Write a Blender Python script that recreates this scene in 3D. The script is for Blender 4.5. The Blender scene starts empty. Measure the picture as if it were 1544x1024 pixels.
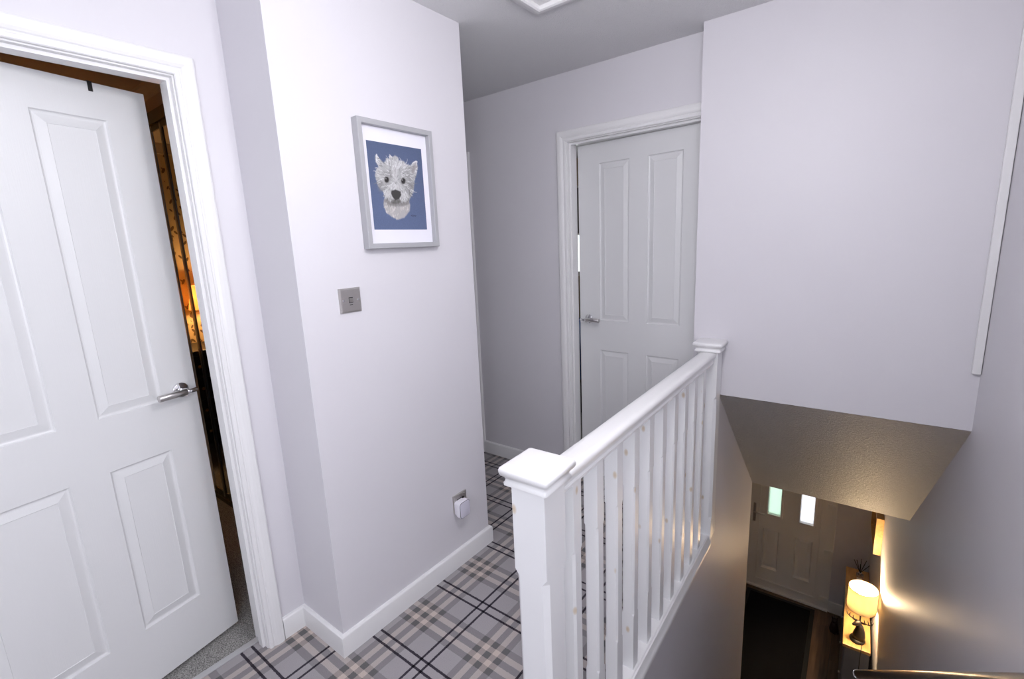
import bpy, bmesh, math, random
from mathutils import Vector, Matrix
import numpy as np

random.seed(7); np.random.seed(7)
S = bpy.context.scene
COL = S.collection

# ------------------------------------------------------------------ camera
ZC = 1.4606
YAW, PITCH, ROLL, FPX = 0.6635, -0.1961, -0.0445, 715.727
cam_d = bpy.data.cameras.new('camera'); cam = bpy.data.objects.new('camera', cam_d); COL.objects.link(cam)
fwd = Vector((-math.sin(YAW)*math.cos(PITCH), math.cos(YAW)*math.cos(PITCH), math.sin(PITCH)))
rgt = Vector((math.cos(YAW), math.sin(YAW), 0)); upv = rgt.cross(fwd)
R_ = math.cos(ROLL)*rgt + math.sin(ROLL)*upv
U_ = -math.sin(ROLL)*rgt + math.cos(ROLL)*upv
m = Matrix((R_, U_, -fwd)).transposed().to_4x4(); m.translation = Vector((0, 0, ZC))
cam.matrix_world = m
cam_d.sensor_fit = 'HORIZONTAL'; cam_d.sensor_width = 36.0; cam_d.lens = FPX/1544*36.0
cam_d.clip_start = 0.02
S.camera = cam

# ------------------------------------------------------------------ world, exposure
W = bpy.data.worlds.new('world'); S.world = W; W.use_nodes = True
bg = W.node_tree.nodes['Background']; bg.inputs['Color'].default_value = (0.92, 0.97, 1.0, 1); bg.inputs['Strength'].default_value = 1.6
vs = S.view_settings
vs.view_transform = 'Standard'; vs.look = 'None'; vs.gamma = 1.0; vs.use_curve_mapping = False
vs.exposure = 0.30

def area_light(name, loc, direction, sx, sy, power, color=(1, 1, 1)):
    l = bpy.data.lights.new(name, 'AREA'); l.shape = 'RECTANGLE'; l.size = sx; l.size_y = sy
    l.energy = power; l.color = color
    o = bpy.data.objects.new(name, l); COL.objects.link(o); o.location = loc
    o.rotation_euler = Vector(direction).to_track_quat('-Z', 'Y').to_euler()
    return o
# fill light added at an invented window in the right-hand wall, beside the camera
area_light('added_fill_light', (0.44, -0.62, 1.62), (-1, 0.12, 0.0), 1.0, 1.05, 22, (0.90, 0.92, 1.0))
# daylight in the far bedroom window
area_light('far_room_daylight', (-2.6, 4.76, 1.45), (0, -1, 0), 0.9, 0.8, 4, (0.9, 0.95, 1.0))

# ------------------------------------------------------------------ key dimensions
XL, XP, Y1, Y2, Y3 = -1.7241, -1.4545, 0.7752, 1.6005, 2.4097
XB, Y4, ZCE, ZB = -0.6911, 2.313, 2.3601, 0.716
HF = -2.6                       # hall floor
YE, ZE = 3.41, -0.24            # lower end of the sloping soffit
YH = 5.56                       # front door wall
YTOP = 0.84                     # top nosing of the stairs
YB = -1.3                       # wall behind the camera
def bx(y): return -0.566 - 0.022*(y - 0.795)      # centre line of the balustrade
def wl(y): return bx(y) + 0.033                   # stairwell wall below it
def wr(y): return 0.314 - 0.05*(y - 2.31)         # right-hand wall

# ------------------------------------------------------------------ materials
def nmat(name):
    mt = bpy.data.materials.new(name); mt.use_nodes = True
    nt = mt.node_tree; return mt, nt, nt.nodes['Principled BSDF']
def setp(b, color=None, rough=None, metal=None, spec=None):
    if color is not None: b.inputs['Base Color'].default_value = (*color, 1)
    if rough is not None: b.inputs['Roughness'].default_value = rough
    if metal is not None: b.inputs['Metallic'].default_value = metal
    if spec is not None: b.inputs['Specular IOR Level'].default_value = spec
def add_bump(nt, b, scale=(60, 60, 60), strength=0.2, dist=0.002, detail=4, rough=0.6, coord='Object'):
    tc = nt.nodes.new('ShaderNodeTexCoord'); mp = nt.nodes.new('ShaderNodeMapping')
    mp.inputs['Scale'].default_value = scale
    nz = nt.nodes.new('ShaderNodeTexNoise'); nz.inputs['Scale'].default_value = 1; nz.inputs['Detail'].default_value = detail; nz.inputs['Roughness'].default_value = rough
    bp = nt.nodes.new('ShaderNodeBump'); bp.inputs['Strength'].default_value = strength; bp.inputs['Distance'].default_value = dist
    L = nt.links
    L.new(tc.outputs[coord], mp.inputs['Vector']); L.new(mp.outputs['Vector'], nz.inputs['Vector'])
    L.new(nz.outputs['Fac'], bp.inputs['Height']); L.new(bp.outputs['Normal'], b.inputs['Normal'])
    return nz
def var_color(nt, b, c1, c2, scale=(8, 8, 8), detail=3, lo=0.35, hi=0.65):
    tc = nt.nodes.new('ShaderNodeTexCoord'); mp = nt.nodes.new('ShaderNodeMapping'); mp.inputs['Scale'].default_value = scale
    nz = nt.nodes.new('ShaderNodeTexNoise'); nz.inputs['Scale'].default_value = 1; nz.inputs['Detail'].default_value = detail
    cr = nt.nodes.new('ShaderNodeValToRGB'); cr.color_ramp.elements[0].position = lo; cr.color_ramp.elements[1].position = hi
    cr.color_ramp.elements[0].color = (*c1, 1); cr.color_ramp.elements[1].color = (*c2, 1)
    L = nt.links
    L.new(tc.outputs['Object'], mp.inputs['Vector']); L.new(mp.outputs['Vector'], nz.inputs['Vector'])
    L.new(nz.outputs['Fac'], cr.inputs['Fac']); L.new(cr.outputs['Color'], b.inputs['Base Color'])
def simple(name, color, rough=0.5, metal=0.0, bump=None, spec=None, vary=None):
    mt, nt, b = nmat(name); setp(b, color, rough, metal, spec)
    if vary: var_color(nt, b, color, vary[0], vary[1])
    if bump: add_bump(nt, b, *bump)
    return mt

M = {}
M['wall'] = simple('lilac_white_wall_paint', (0.685, 0.668, 0.705), 0.48, bump=((90, 90, 90), 0.12, 0.0015), vary=((0.70, 0.685, 0.72), (2, 2, 2)))
M['ceiling'] = simple('stippled_ceiling_paint', (0.84, 0.835, 0.85), 0.75, bump=((150, 150, 150), 1.0, 0.008, 3, 0.7))
M['soffit'] = simple('stippled_soffit_paint', (0.76, 0.75, 0.78), 0.5, bump=((92, 92, 92), 1.0, 0.12, 4, 0.65))
M['trim'] = simple('white_gloss_trim', (0.80, 0.795, 0.80), 0.3)
M['door'] = simple('white_woodgrain_door', (0.72, 0.722, 0.73), 0.38, bump=((330, 330, 11), 0.22, 0.0012, 5, 0.6))
# painted spindles with knots ghosting through the paint
def knotty():
    mt, nt, b = nmat('white_paint_over_knotty_pine'); setp(b, rough=0.32)
    tc = nt.nodes.new('ShaderNodeTexCoord'); mp = nt.nodes.new('ShaderNodeMapping'); mp.inputs['Scale'].default_value = (16, 16, 9)
    oi = nt.nodes.new('ShaderNodeObjectInfo'); ad = nt.nodes.new('ShaderNodeVectorMath'); ad.operation = 'ADD'
    mu = nt.nodes.new('ShaderNodeMath'); mu.operation = 'MULTIPLY'; mu.inputs[1].default_value = 30
    vo = nt.nodes.new('ShaderNodeTexVoronoi'); vo.inputs['Scale'].default_value = 1.0
    cr = nt.nodes.new('ShaderNodeValToRGB')
    cr.color_ramp.elements[0].position = 0.0; cr.color_ramp.elements[0].color = (0.62, 0.50, 0.36, 1)
    cr.color_ramp.elements[1].position = 0.13; cr.color_ramp.elements[1].color = (0.83, 0.83, 0.84, 1)
    e = cr.color_ramp.elements.new(0.07); e.color = (0.70, 0.62, 0.52, 1)
    L = nt.links
    L.new(tc.outputs['Object'], mp.inputs['Vector']); L.new(oi.outputs['Random'], mu.inputs[0])
    L.new(mp.outputs['Vector'], ad.inputs[0]); L.new(mu.outputs[0], ad.inputs[1])
    L.new(ad.outputs['Vector'], vo.inputs['Vector']); L.new(vo.outputs['Distance'], cr.inputs['Fac'])
    L.new(cr.outputs['Color'], b.inputs['Base Color'])
    return mt
M['spindle'] = knotty()

def carpet():
    mt, nt, b = nmat('grey_tartan_carpet'); setp(b, rough=0.95, spec=0.1)
    N, L = nt.nodes.new, nt.links
    tc = N('ShaderNodeTexCoord')
    nzd = N('ShaderNodeTexNoise'); nzd.inputs['Scale'].default_value = 420; nzd.inputs['Detail'].default_value = 1
    sub = N('ShaderNodeVectorMath'); sub.operation = 'SUBTRACT'; sub.inputs[1].default_value = (0.5, 0.5, 0.5)
    mul = N('ShaderNodeVectorMath'); mul.operation = 'SCALE'; mul.inputs['Scale'].default_value = 0.005
    add = N('ShaderNodeVectorMath'); add.operation = 'ADD'
    L.new(tc.outputs['Object'], nzd.inputs['Vector']); L.new(nzd.outputs['Color'], sub.inputs[0]); L.new(sub.outputs[0], mul.inputs[0])
    L.new(tc.outputs['Object'], add.inputs[0]); L.new(mul.outputs[0], add.inputs[1])
    sep = N('ShaderNodeSeparateXYZ'); L.new(add.outputs[0], sep.inputs[0])
    def stripes(out, origin, period):
        # phase 0.5 = the black pair, phase 0 / 1 = the cream pair
        a = N('ShaderNodeMath'); a.operation = 'SUBTRACT'; a.inputs[1].default_value = origin; L.new(out, a.inputs[0])
        d = N('ShaderNodeMath'); d.operation = 'DIVIDE'; d.inputs[1].default_value = period; L.new(a.outputs[0], d.inputs[0])
        w = N('ShaderNodeMath'); w.operation = 'ADD'; w.inputs[1].default_value = 100.5; L.new(d.outputs[0], w.inputs[0])
        f = N('ShaderNodeMath'); f.operation = 'FRACT'; L.new(w.outputs[0], f.inputs[0])
        pp = N('ShaderNodeMath'); pp.operation = 'PINGPONG'; pp.inputs[1].default_value = 0.5; L.new(f.outputs[0], pp.inputs[0])
        # distance from the cream axis, 0..0.5 of a period
        r = N('ShaderNodeValToRGB'); r.color_ramp.interpolation = 'CONSTANT'
        G = (0.14, 0.136, 0.14, 1); LG = (0.375, 0.352, 0.365, 1); CR = (0.56, 0.475, 0.435, 1)
        els = r.color_ramp.elements
        els[0].position = 0.0; els[0].color = G
        els[1].position = 0.038; els[1].color = CR
        for p, c in ((0.108, G), (0.185, LG)):
            e = els.new(p); e.color = c
        L.new(pp.outputs[0], r.inputs['Fac'])
        k = N('ShaderNodeValToRGB'); k.color_ramp.interpolation = 'CONSTANT'
        k.color_ramp.elements[0].color = (1, 1, 1, 1); k.color_ramp.elements[1].position = 0.428; k.color_ramp.elements[1].color = (0.13, 0.12, 0.15, 1)
        e = k.color_ramp.elements.new(0.456); e.color = (1, 1, 1, 1)
        L.new(pp.outputs[0], k.inputs['Fac'])
        return r, k
    rx, kx = stripes(sep.outputs['X'], -1.187, 0.332)
    ry, ky = stripes(sep.outputs['Y'], 0.905, 0.339)
    mx = N('ShaderNodeMix'); mx.data_type = 'RGBA'; mx.inputs['Factor'].default_value = 0.5
    L.new(rx.outputs[0], mx.inputs['A']); L.new(ry.outputs[0], mx.inputs['B'])
    m1 = N('ShaderNodeMix'); m1.data_type = 'RGBA'; m1.blend_type = 'MULTIPLY'; m1.inputs['Factor'].default_value = 1
    L.new(mx.outputs['Result'], m1.inputs['A']); L.new(kx.outputs[0], m1.inputs['B'])
    m2 = N('ShaderNodeMix'); m2.data_type = 'RGBA'; m2.blend_type = 'MULTIPLY'; m2.inputs['Factor'].default_value = 1
    L.new(m1.outputs['Result'], m2.inputs['A']); L.new(ky.outputs[0], m2.inputs['B'])
    L.new(m2.outputs['Result'], b.inputs['Base Color'])
    bp = N('ShaderNodeBump'); bp.inputs['Strength'].default_value = 0.6; bp.inputs['Distance'].default_value = 0.004
    nb = N('ShaderNodeTexNoise'); nb.inputs['Scale'].default_value = 350
    L.new(tc.outputs['Object'], nb.inputs['Vector']); L.new(nb.outputs['Fac'], bp.inputs['Height']); L.new(bp.outputs['Normal'], b.inputs['Normal'])
    return mt
M['carpet'] = carpet()
M['bedcarpet'] = simple('grey_speckled_carpet', (0.14, 0.135, 0.13), 0.95, bump=((260, 260, 260), 0.8, 0.006), vary=((0.48, 0.47, 0.45), (230, 230, 230)))
M['stepcarpet'] = M['carpet']
M['chrome'] = simple('polished_chrome', (0.80, 0.80, 0.82), 0.08, 1.0)
M['brushed'] = simple('brushed_nickel', (0.62, 0.60, 0.59), 0.32, 1.0, bump=((40, 400, 400), 0.1, 0.0005))
M['steelplate'] = simple('brushed_steel_plate', (0.56, 0.54, 0.52), 0.38, 1.0, bump=((500, 60, 500), 0.08, 0.0005))
M['railmetal'] = simple('satin_grey_rail', (0.42, 0.40, 0.39), 0.30, 0.9)
M['slot'] = simple('dark_recess_black', (0.02, 0.02, 0.02), 0.6)
M['plastic'] = simple('white_plastic', (0.82, 0.80, 0.86), 0.3)
M['plasticface'] = simple('pale_lilac_plastic', (0.66, 0.64, 0.74), 0.35)
M['plasticrim'] = simple('dark_seam_plastic', (0.10, 0.09, 0.12), 0.4)
M['frame'] = simple('grey_painted_frame', (0.40, 0.40, 0.42), 0.45, bump=((20, 20, 200), 0.08, 0.0006))
M['mount'] = simple('white_mount_card', (0.80, 0.79, 0.86), 0.8)
M['bar'] = simple('pale_grey_threshold', (0.55, 0.55, 0.56), 0.4, 0.3)
M['upvc'] = simple('white_upvc', (0.82, 0.80, 0.77), 0.35)
M['oak'] = simple('oiled_oak', (0.52, 0.29, 0.10), 0.35, bump=((9, 90, 90), 0.15, 0.001), vary=((0.62, 0.37, 0.14), (40, 5, 40)))
M['greypaint'] = simple('slate_grey_paint', (0.16, 0.165, 0.18), 0.5, bump=((30, 30, 30), 0.05, 0.001))
M['bronze'] = simple('dark_bronze_resin', (0.018, 0.013, 0.010), 0.4, 0.2, bump=((60, 60, 60), 0.4, 0.003))
M['mat'] = simple('charcoal_ribbed_mat', (0.010, 0.010, 0.012), 0.95, bump=((300, 300, 300), 0.8, 0.004), spec=0.05)
M['matedge'] = simple('black_rubber_edge', (0.006, 0.006, 0.006), 0.6)
M['plank'] = simple('walnut_laminate', (0.085, 0.05, 0.03), 0.38, bump=((60, 4, 60), 0.15, 0.001), vary=((0.16, 0.095, 0.055), (30, 2.2, 30)))
M['black'] = simple('black_cord', (0.01, 0.01, 0.01), 0.5)
M['catdark'] = simple('dark_brown_cast_iron', (0.03, 0.012, 0.009), 0.5, bump=((80, 80, 80), 0.3, 0.002))
M['darkwood'] = simple('black_brown_lacquer', (0.012, 0.009, 0.008), 0.35, bump=((10, 80, 80), 0.05, 0.001))
M['anod'] = simple('dark_anodised_profile', (0.05, 0.05, 0.052), 0.35, 0.8)
M['anodl'] = simple('grey_anodised_profile', (0.35, 0.36, 0.37), 0.3, 0.9)
M['mirror'] = simple('bronze_mirror', (0.82, 0.80, 0.76), 0.01, 1.0)
M['bedwall'] = simple('cream_bedroom_paint', (0.62, 0.50, 0.36), 0.6, bump=((60, 60, 60), 0.1, 0.001))
M['bedceil'] = simple('bedroom_ceiling_paint', (0.55, 0.44, 0.33), 0.7, bump=((150, 150, 150), 0.3, 0.002))
M['brass'] = simple('aged_gold_metal', (0.62, 0.40, 0.16), 0.3, 1.0)
M['edgeshade'] = simple('grey_shaded_door_edge', (0.42, 0.43, 0.41), 0.6, bump=((200, 200, 10), 0.1, 0.001))  # unlit look of the leaf's narrow edges put into the grey
M['blind'] = simple('grey_roller_blind', (0.20, 0.19, 0.19), 0.8, bump=((5, 5, 400), 0.2, 0.001))
M['navy'] = simple('navy_bedding', (0.02, 0.06, 0.20), 0.8, bump=((20, 20, 20), 0.3, 0.01))
M['reed'] = simple('black_reed_stick', (0.02, 0.016, 0.014), 0.7)
M['label'] = simple('cream_paper_label', (0.62, 0.58, 0.50), 0.7)

def wallpaper():
    mt, nt, b = nmat('gold_leaf_wallpaper'); setp(b, rough=0.5)
    N, L = nt.nodes.new, nt.links
    tc = N('ShaderNodeTexCoord')
    def leaf(rot, sc, off):
        mp = N('ShaderNodeMapping'); mp.inputs['Rotation'].default_value = (rot, 0, 0); mp.inputs['Location'].default_value = off
        m2 = N('ShaderNodeMapping'); m2.inputs['Scale'].default_value = (0.001, sc*2.3, sc)
        L.new(tc.outputs['Object'], mp.inputs['Vector']); L.new(mp.outputs['Vector'], m2.inputs['Vector'])
        v = N('ShaderNodeTexVoronoi'); v.inputs['Scale'].default_value = 1; v.inputs['Randomness'].default_value = 0.7
        L.new(m2.outputs['Vector'], v.inputs['Vector'])
        c = N('ShaderNodeMath'); c.operation = 'LESS_THAN'; c.inputs[1].default_value = 0.26; L.new(v.outputs['Distance'], c.inputs[0])
        return c
    a = leaf(0.7, 13, (0, 0, 0)); c = leaf(-0.5, 11, (0, .3, .7))
    mxm = N('ShaderNodeMath'); mxm.operation = 'MAXIMUM'; L.new(a.outputs[0], mxm.inputs[0]); L.new(c.outputs[0], mxm.inputs[1])
    mx = N('ShaderNodeMix'); mx.data_type = 'RGBA'; mx.inputs['A'].default_value = (0.60, 0.44, 0.22, 1); mx.inputs['B'].default_value = (0.13, 0.075, 0.03, 1)
    L.new(mxm.outputs[0], mx.inputs['Factor']); L.new(mx.outputs['Result'], b.inputs['Base Color'])
    return mt
M['wallpaper'] = wallpaper()

def emis(name, color, strength):
    mt = bpy.data.materials.new(name); mt.use_nodes = True; nt = mt.node_tree
    for n in list(nt.nodes):
        if n.type != 'OUTPUT_MATERIAL': nt.nodes.remove(n)
    e = nt.nodes.new('ShaderNodeEmission'); e.inputs['Color'].default_value = (*color, 1); e.inputs['Strength'].default_value = strength
    nt.links.new(e.outputs[0], nt.nodes['Material Output'].inputs['Surface']); return mt
M['bulb'] = emis('warm_lit_bulb', (1.0, 0.72, 0.43), 1050)
M['bedbulb'] = emis('amber_lit_bulb', (1.0, 0.62, 0.28), 300)
M['fillglobe'] = emis('added_globe_glow', (0.985, 0.965, 1.0), 46)  # glow of the globe added to brighten the landing
def shade_mat(name, color, tr):
    mt, nt, b = nmat(name); setp(b, color, 0.8)
    t = nt.nodes.new('ShaderNodeBsdfTranslucent'); t.inputs['Color'].default_value = (*tr, 1)
    mx = nt.nodes.new('ShaderNodeMixShader'); mx.inputs[0].default_value = 0.34
    L = nt.links; L.new(b.outputs[0], mx.inputs[1]); L.new(t.outputs[0], mx.inputs[2]); L.new(mx.outputs[0], nt.nodes['Material Output'].inputs['Surface'])
    add_bump(nt, b, (300, 300, 300), 0.2, 0.001)
    return mt
M['shade'] = shade_mat('cream_linen_shade', (0.78, 0.70, 0.56), (0.80, 0.68, 0.48))
M['bedshade'] = shade_mat('brown_pleated_shade', (0.42, 0.22, 0.08), (0.5, 0.25, 0.08))
def pane_mat(name, tint, transp=0.75, rough=0.5):
    mt = bpy.data.materials.new(name); mt.use_nodes = True; nt = mt.node_tree
    for n in list(nt.nodes):
        if n.type != 'OUTPUT_MATERIAL': nt.nodes.remove(n)
    tr = nt.nodes.new('ShaderNodeBsdfTransparent'); tr.inputs['Color'].default_value = (*tint, 1)
    tl = nt.nodes.new('ShaderNodeBsdfTranslucent'); tl.inputs['Color'].default_value = (*tint, 1)
    gl = nt.nodes.new('ShaderNodeBsdfGlossy'); gl.inputs['Roughness'].default_value = rough
    m1 = nt.nodes.new('ShaderNodeMixShader'); m1.inputs[0].default_value = transp
    m2 = nt.nodes.new('ShaderNodeMixShader'); m2.inputs[0].default_value = 0.06
    L = nt.links; L.new(tl.outputs[0], m1.inputs[1]); L.new(tr.outputs[0], m1.inputs[2]); L.new(m1.outputs[0], m2.inputs[1]); L.new(gl.outputs[0], m2.inputs[2])
    L.new(m2.outputs[0], nt.nodes['Material Output'].inputs['Surface']); return mt
M['frost'] = pane_mat('frosted_door_glass', (0.97, 0.97, 1.0), 0.5, 0.4)
M['frostg'] = pane_mat('garden_tinted_door_glass', (0.74, 0.86, 0.76), 0.5, 0.4)  # green light from the garden outside is put into this tint
M['glass'] = pane_mat('clear_window_glass', (0.97, 0.99, 0.98), 0.97, 0.02)
def bottle_glass():
    mt, nt, b = nmat('clear_bottle_glass'); setp(b, (0.9, 0.85, 0.8), 0.05); b.inputs['Transmission Weight'].default_value = 0.9; return mt
M['bottle'] = bottle_glass()
M['leaf'] = simple('garden_foliage', (0.10, 0.22, 0.05), 0.7, bump=((30, 30, 30), 0.8, 0.03))

# ------------------------------------------------------------------ mesh helpers
def link(name, bm, mat, parent=None, smooth=False, loc=None, rz=0):
    bmesh.ops.recalc_face_normals(bm, faces=bm.faces)
    me = bpy.data.meshes.new(name); bm.to_mesh(me); bm.free()
    if smooth:
        me.polygons.foreach_set('use_smooth', [True]*len(me.polygons))
    o = bpy.data.objects.new(name, me); COL.objects.link(o)
    for mm in (mat if isinstance(mat, (list, tuple)) else [mat]): me.materials.append(mm)
    if parent: o.parent = parent
    if loc: o.location = loc
    if rz: o.rotation_euler.z = rz
    return o
def autosmooth(o, ang=40):
    me = o.data
    me.polygons.foreach_set('use_smooth', [True]*len(me.polygons))
    bm = bmesh.new(); bm.from_mesh(me)
    for e in bm.edges:
        if len(e.link_faces) == 2 and e.calc_face_angle(0) > math.radians(ang): e.smooth = False
    bm.to_mesh(me); bm.free()
    return o
def box(bm, x0, x1, y0, y1, z0, z1, bevel=0):
    r = bmesh.ops.create_cube(bm, size=1.0)
    vsx = r['verts']
    for v in vsx:
        v.co = Vector(((x0+x1)/2 + v.co.x*(x1-x0), (y0+y1)/2 + v.co.y*(y1-y0), (z0+z1)/2 + v.co.z*(z1-z0)))
    if bevel:
        es = {e for v in vsx for e in v.link_edges}
        bmesh.ops.bevel(bm, geom=list(es), offset=bevel, segments=2, affect='EDGES', profile=0.5)
def B(*a, bevel=0):
    bm = bmesh.new(); box(bm, *a, bevel=bevel); return bm
def prism(bm, pts, axis, a, b):
    """polygon pts extruded along axis from a to b; pts are the two other coordinates in order"""
    def mk(p, t):
        if axis == 'z': return Vector((p[0], p[1], t))
        if axis == 'y': return Vector((p[0], t, p[1]))
        return Vector((t, p[0], p[1]))
    A = [bm.verts.new(mk(p, a)) for p in pts]; Bv = [bm.verts.new(mk(p, b)) for p in pts]
    n = len(pts)
    bm.faces.new(A); bm.faces.new(Bv[::-1])
    for i in range(n): bm.faces.new((A[i], Bv[i], Bv[(i+1) % n], A[(i+1) % n]))
def loft(bm, rings, cap=True, closed=True):
    R = [[bm.verts.new(p) for p in r] for r in rings]
    n = len(R[0])
    for a, b in zip(R, R[1:]):
        for i in range(n if closed else n-1):
            bm.faces.new((a[i], a[(i+1) % n], b[(i+1) % n], b[i]))
    if cap:
        bm.faces.new(R[0][::-1]); bm.faces.new(R[-1])
    return R
def lathe(bm, prof, c=(0, 0, 0), n=28, cap=True, sx=1, sy=1):
    rings = []
    for r, z in prof:
        rings.append([Vector((c[0]+sx*r*math.cos(2*math.pi*i/n), c[1]+sy*r*math.sin(2*math.pi*i/n), c[2]+z)) for i in range(n)])
    loft(bm, rings, cap)
def tube(bm, pts, rad, n=10):
    pts = [Vector(p) for p in pts]
    if not isinstance(rad, (list, tuple)): rad = [rad]*len(pts)
    rings = []; ref = None
    for i, p in enumerate(pts):
        t = (pts[min(i+1, len(pts)-1)] - pts[max(i-1, 0)]).normalized()
        if ref is None:
            ref = t.orthogonal().normalized()
        ref = (ref - t*ref.dot(t)).normalized(); bn = t.cross(ref)
        rings.append([p + rad[i]*(math.cos(2*math.pi*k/n)*ref + math.sin(2*math.pi*k/n)*bn) for k in range(n)])
    loft(bm, rings)
def tag(o, label=None, cat=None, group=None, kind=None):
    if label: o['label'] = label
    if cat: o['category'] = cat
    if group: o['group'] = group
    if kind: o['kind'] = kind
    return o
def struct(name, bm, mat, label, parent=None, smooth=False):
    o = link(name, bm, mat, parent, smooth); 
    o['kind'] = 'structure'; o['label'] = label; return o
def empty(name, loc=(0, 0, 0), rz=0):
    o = bpy.data.objects.new(name, None); COL.objects.link(o); o.location = loc; o.rotation_euler.z = rz
    o.empty_display_size = 0.1; return o

# ------------------------------------------------------------------ structure: floors
bm = bmesh.new()
prism(bm, [(XL, YB), (wr(YB), YB), (wr(YTOP), YTOP), (XL, YTOP)], 'z', -0.2, 0)
prism(bm, [(-1.795, -0.155), (XL, -0.155), (XL, 0.62), (-1.795, 0.62)], 'z', -0.2, 0)
prism(bm, [(XP-0.02, YTOP), (wl(YTOP)-0.06, YTOP), (wl(Y4)-0.06, Y4), (wl(Y4)-0.06, Y3), (XP-0.02, Y3)], 'z', -0.2, 0)
prism(bm, [(-3.05, Y2-0.02), (XP-0.02, Y2-0.02), (XP-0.02, Y3), (-3.05, Y3)], 'z', -0.2, 0)
struct('floor', bm, M['carpet'], 'grey tartan carpet of the upstairs landing')
struct('floor_bedroom', B(-4.5, -1.80, -2.0, 1.5, -0.2, -0.001), M['bedcarpet'], 'speckled grey carpet of the bedroom behind the open door')
tb = B(-1.812, -1.786, -0.15, 0.618, 0.0, 0.006, bevel=0.002)
struct('trim_threshold', tb, M['bar'], 'pale threshold bar between tartan carpet and speckled grey carpet')

# hall floor with laminate planks
hf = struct('floor_hall', B(-2.2, 0.42, 0.9, YH+0.1, HF-0.1, HF-0.004), M['slot'], 'dark wood laminate floor of the hall downstairs')
pw, pl = 0.19, 1.25
bmp = bmesh.new(); box(bmp, 0, pw-0.003, 0, pl-0.003, -0.006, 0, bevel=0.0015)
first = None
for i in range(12):
    x = -1.98 + i*pw
    off = (i*0.47) % pl
    for k in range(3):
        y = 3.3 - off + k*pl
        if first is None:
            first = link('plank', bmp, M['plank'], hf); o = first
        else:
            o = first.copy(); COL.objects.link(o); o.parent = hf
        o.location = (x, y, HF)

# ------------------------------------------------------------------ structure: walls
def wall_holes_y(xa, xb, y0, y1, z0, z1, hy0, hy1, hz):
    bm = bmesh.new()
    box(bm, xa, xb, y0, hy0, z0, z1); box(bm, xa, xb, hy1, y1, z0, z1); box(bm, xa, xb, hy0, hy1, hz, z1); return bm
struct('wall_left', wall_holes_y(XL-0.1, XL, -2.0, Y1, 0, ZCE, -0.18, 0.648, 2.02), M['wall'], 'white landing wall around the open bedroom door')
struct('wall_picture', B(XL-0.1, XP, Y1, Y2, 0, ZCE), M['wall'], 'projecting white wall that carries the dog portrait')
struct('wall_passage', B(-4.5, XL-0.1, 1.5, Y2, 0, ZCE), M['wall'], 'white wall along the side passage of the landing')
struct('wall_passage_end', B(-3.15, -3.05, Y2, Y3, 0, ZCE), M['wall'], 'white end wall of the side passage')
# far wall with two doorways
D2L, D2R = -1.436, -0.668
bm = bmesh.new()
box(bm, -3.15, -3.01, Y3, Y3+0.1, 0, ZCE); box(bm, -3.01, -2.20, Y3, Y3+0.1, 2.02, ZCE)
box(bm, -2.20, D2L-0.03, Y3, Y3+0.1, 0, ZCE); box(bm, D2L-0.03, D2R+0.03, Y3, Y3+0.1, 2.03, ZCE)
box(bm, D2R+0.03, -0.57, Y3, Y3+0.1, 0, ZCE)
struct('wall_far', bm, M['wall'], 'pale grey-white far wall with the closed panelled door')
bm = bmesh.new()
prism(bm, [(XB, 0), (wl(Y4)-0.062, 0), (wl(Y4)-0.062, ZB), (wr(Y4), ZB), (wr(Y4), ZCE), (XB, ZCE)], 'y', Y4, Y3-0.0)
struct('wall_bulkhead', bm, M['wall'], 'large blank white bulkhead wall above the stairs')
bm = bmesh.new()
WY0, WY1, WZ0, WZ1 = -1.15, -0.10, 1.05, 2.18
def rw(a, b, z0, z1): prism(bm, [(wr(a), a), (wr(a)+0.1, a), (wr(b)+0.1, b), (wr(b), b)], 'z', z0, z1)
rw(YB, WY0, HF, ZCE); rw(WY1, YH, HF, ZCE); rw(WY0, WY1, HF, WZ0); rw(WY0, WY1, WZ1, ZCE)
struct('wall_right', bm, M['wall'], 'tall shaded right-hand wall running down the staircase')
# stairwell wall below the balustrade
bm = bmesh.new()
pts = [(YTOP, HF), (YE, HF), (YE, ZE), (Y4, ZB), (Y4, -0.0), (YTOP, -0.0)]
for s, off in ((0, 0), ):
    A = [bm.verts.new((wl(p[0]), p[0], p[1])) for p in pts]; C2 = [bm.verts.new((wl(p[0])-0.06, p[0], p[1])) for p in pts]
    bm.faces.new(A); bm.faces.new(C2[::-1])
    for i in range(len(pts)): bm.faces.new((A[i], C2[i], C2[(i+1) % len(pts)], A[(i+1) % len(pts)]))
struct('wall_stair_left', bm, M['wall'], 'white stairwell wall under the spindled balustrade')
# sloping soffit
bm = bmesh.new()
lo = [(Y4, ZB), (YE, ZE), (YE+0.12, ZE), (YE+0.12, ZE+0.1), (Y4+0.09, ZB+0.05), (Y4+0.0, ZB+0.0005)]
A = [bm.verts.new((wl(p[0]), p[0], p[1])) for p in lo]; C2 = [bm.verts.new((wr(p[0]), p[0], p[1])) for p in lo]
bm.faces.new(A); bm.faces.new(C2[::-1])
for i in range(len(lo)): bm.faces.new((A[i], C2[i], C2[(i+1) % len(lo)], A[(i+1) % len(lo)]))
struct('ceiling_stair', bm, M['soffit'], 'sloping stippled grey soffit over the lower stairs')
struct('ceiling_hall', B(-2.2, 0.42, YE+0.0, YH+0.1, ZE+0.0005, ZE+0.1), M['soffit'], 'stippled ceiling of the hall downstairs')
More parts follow.
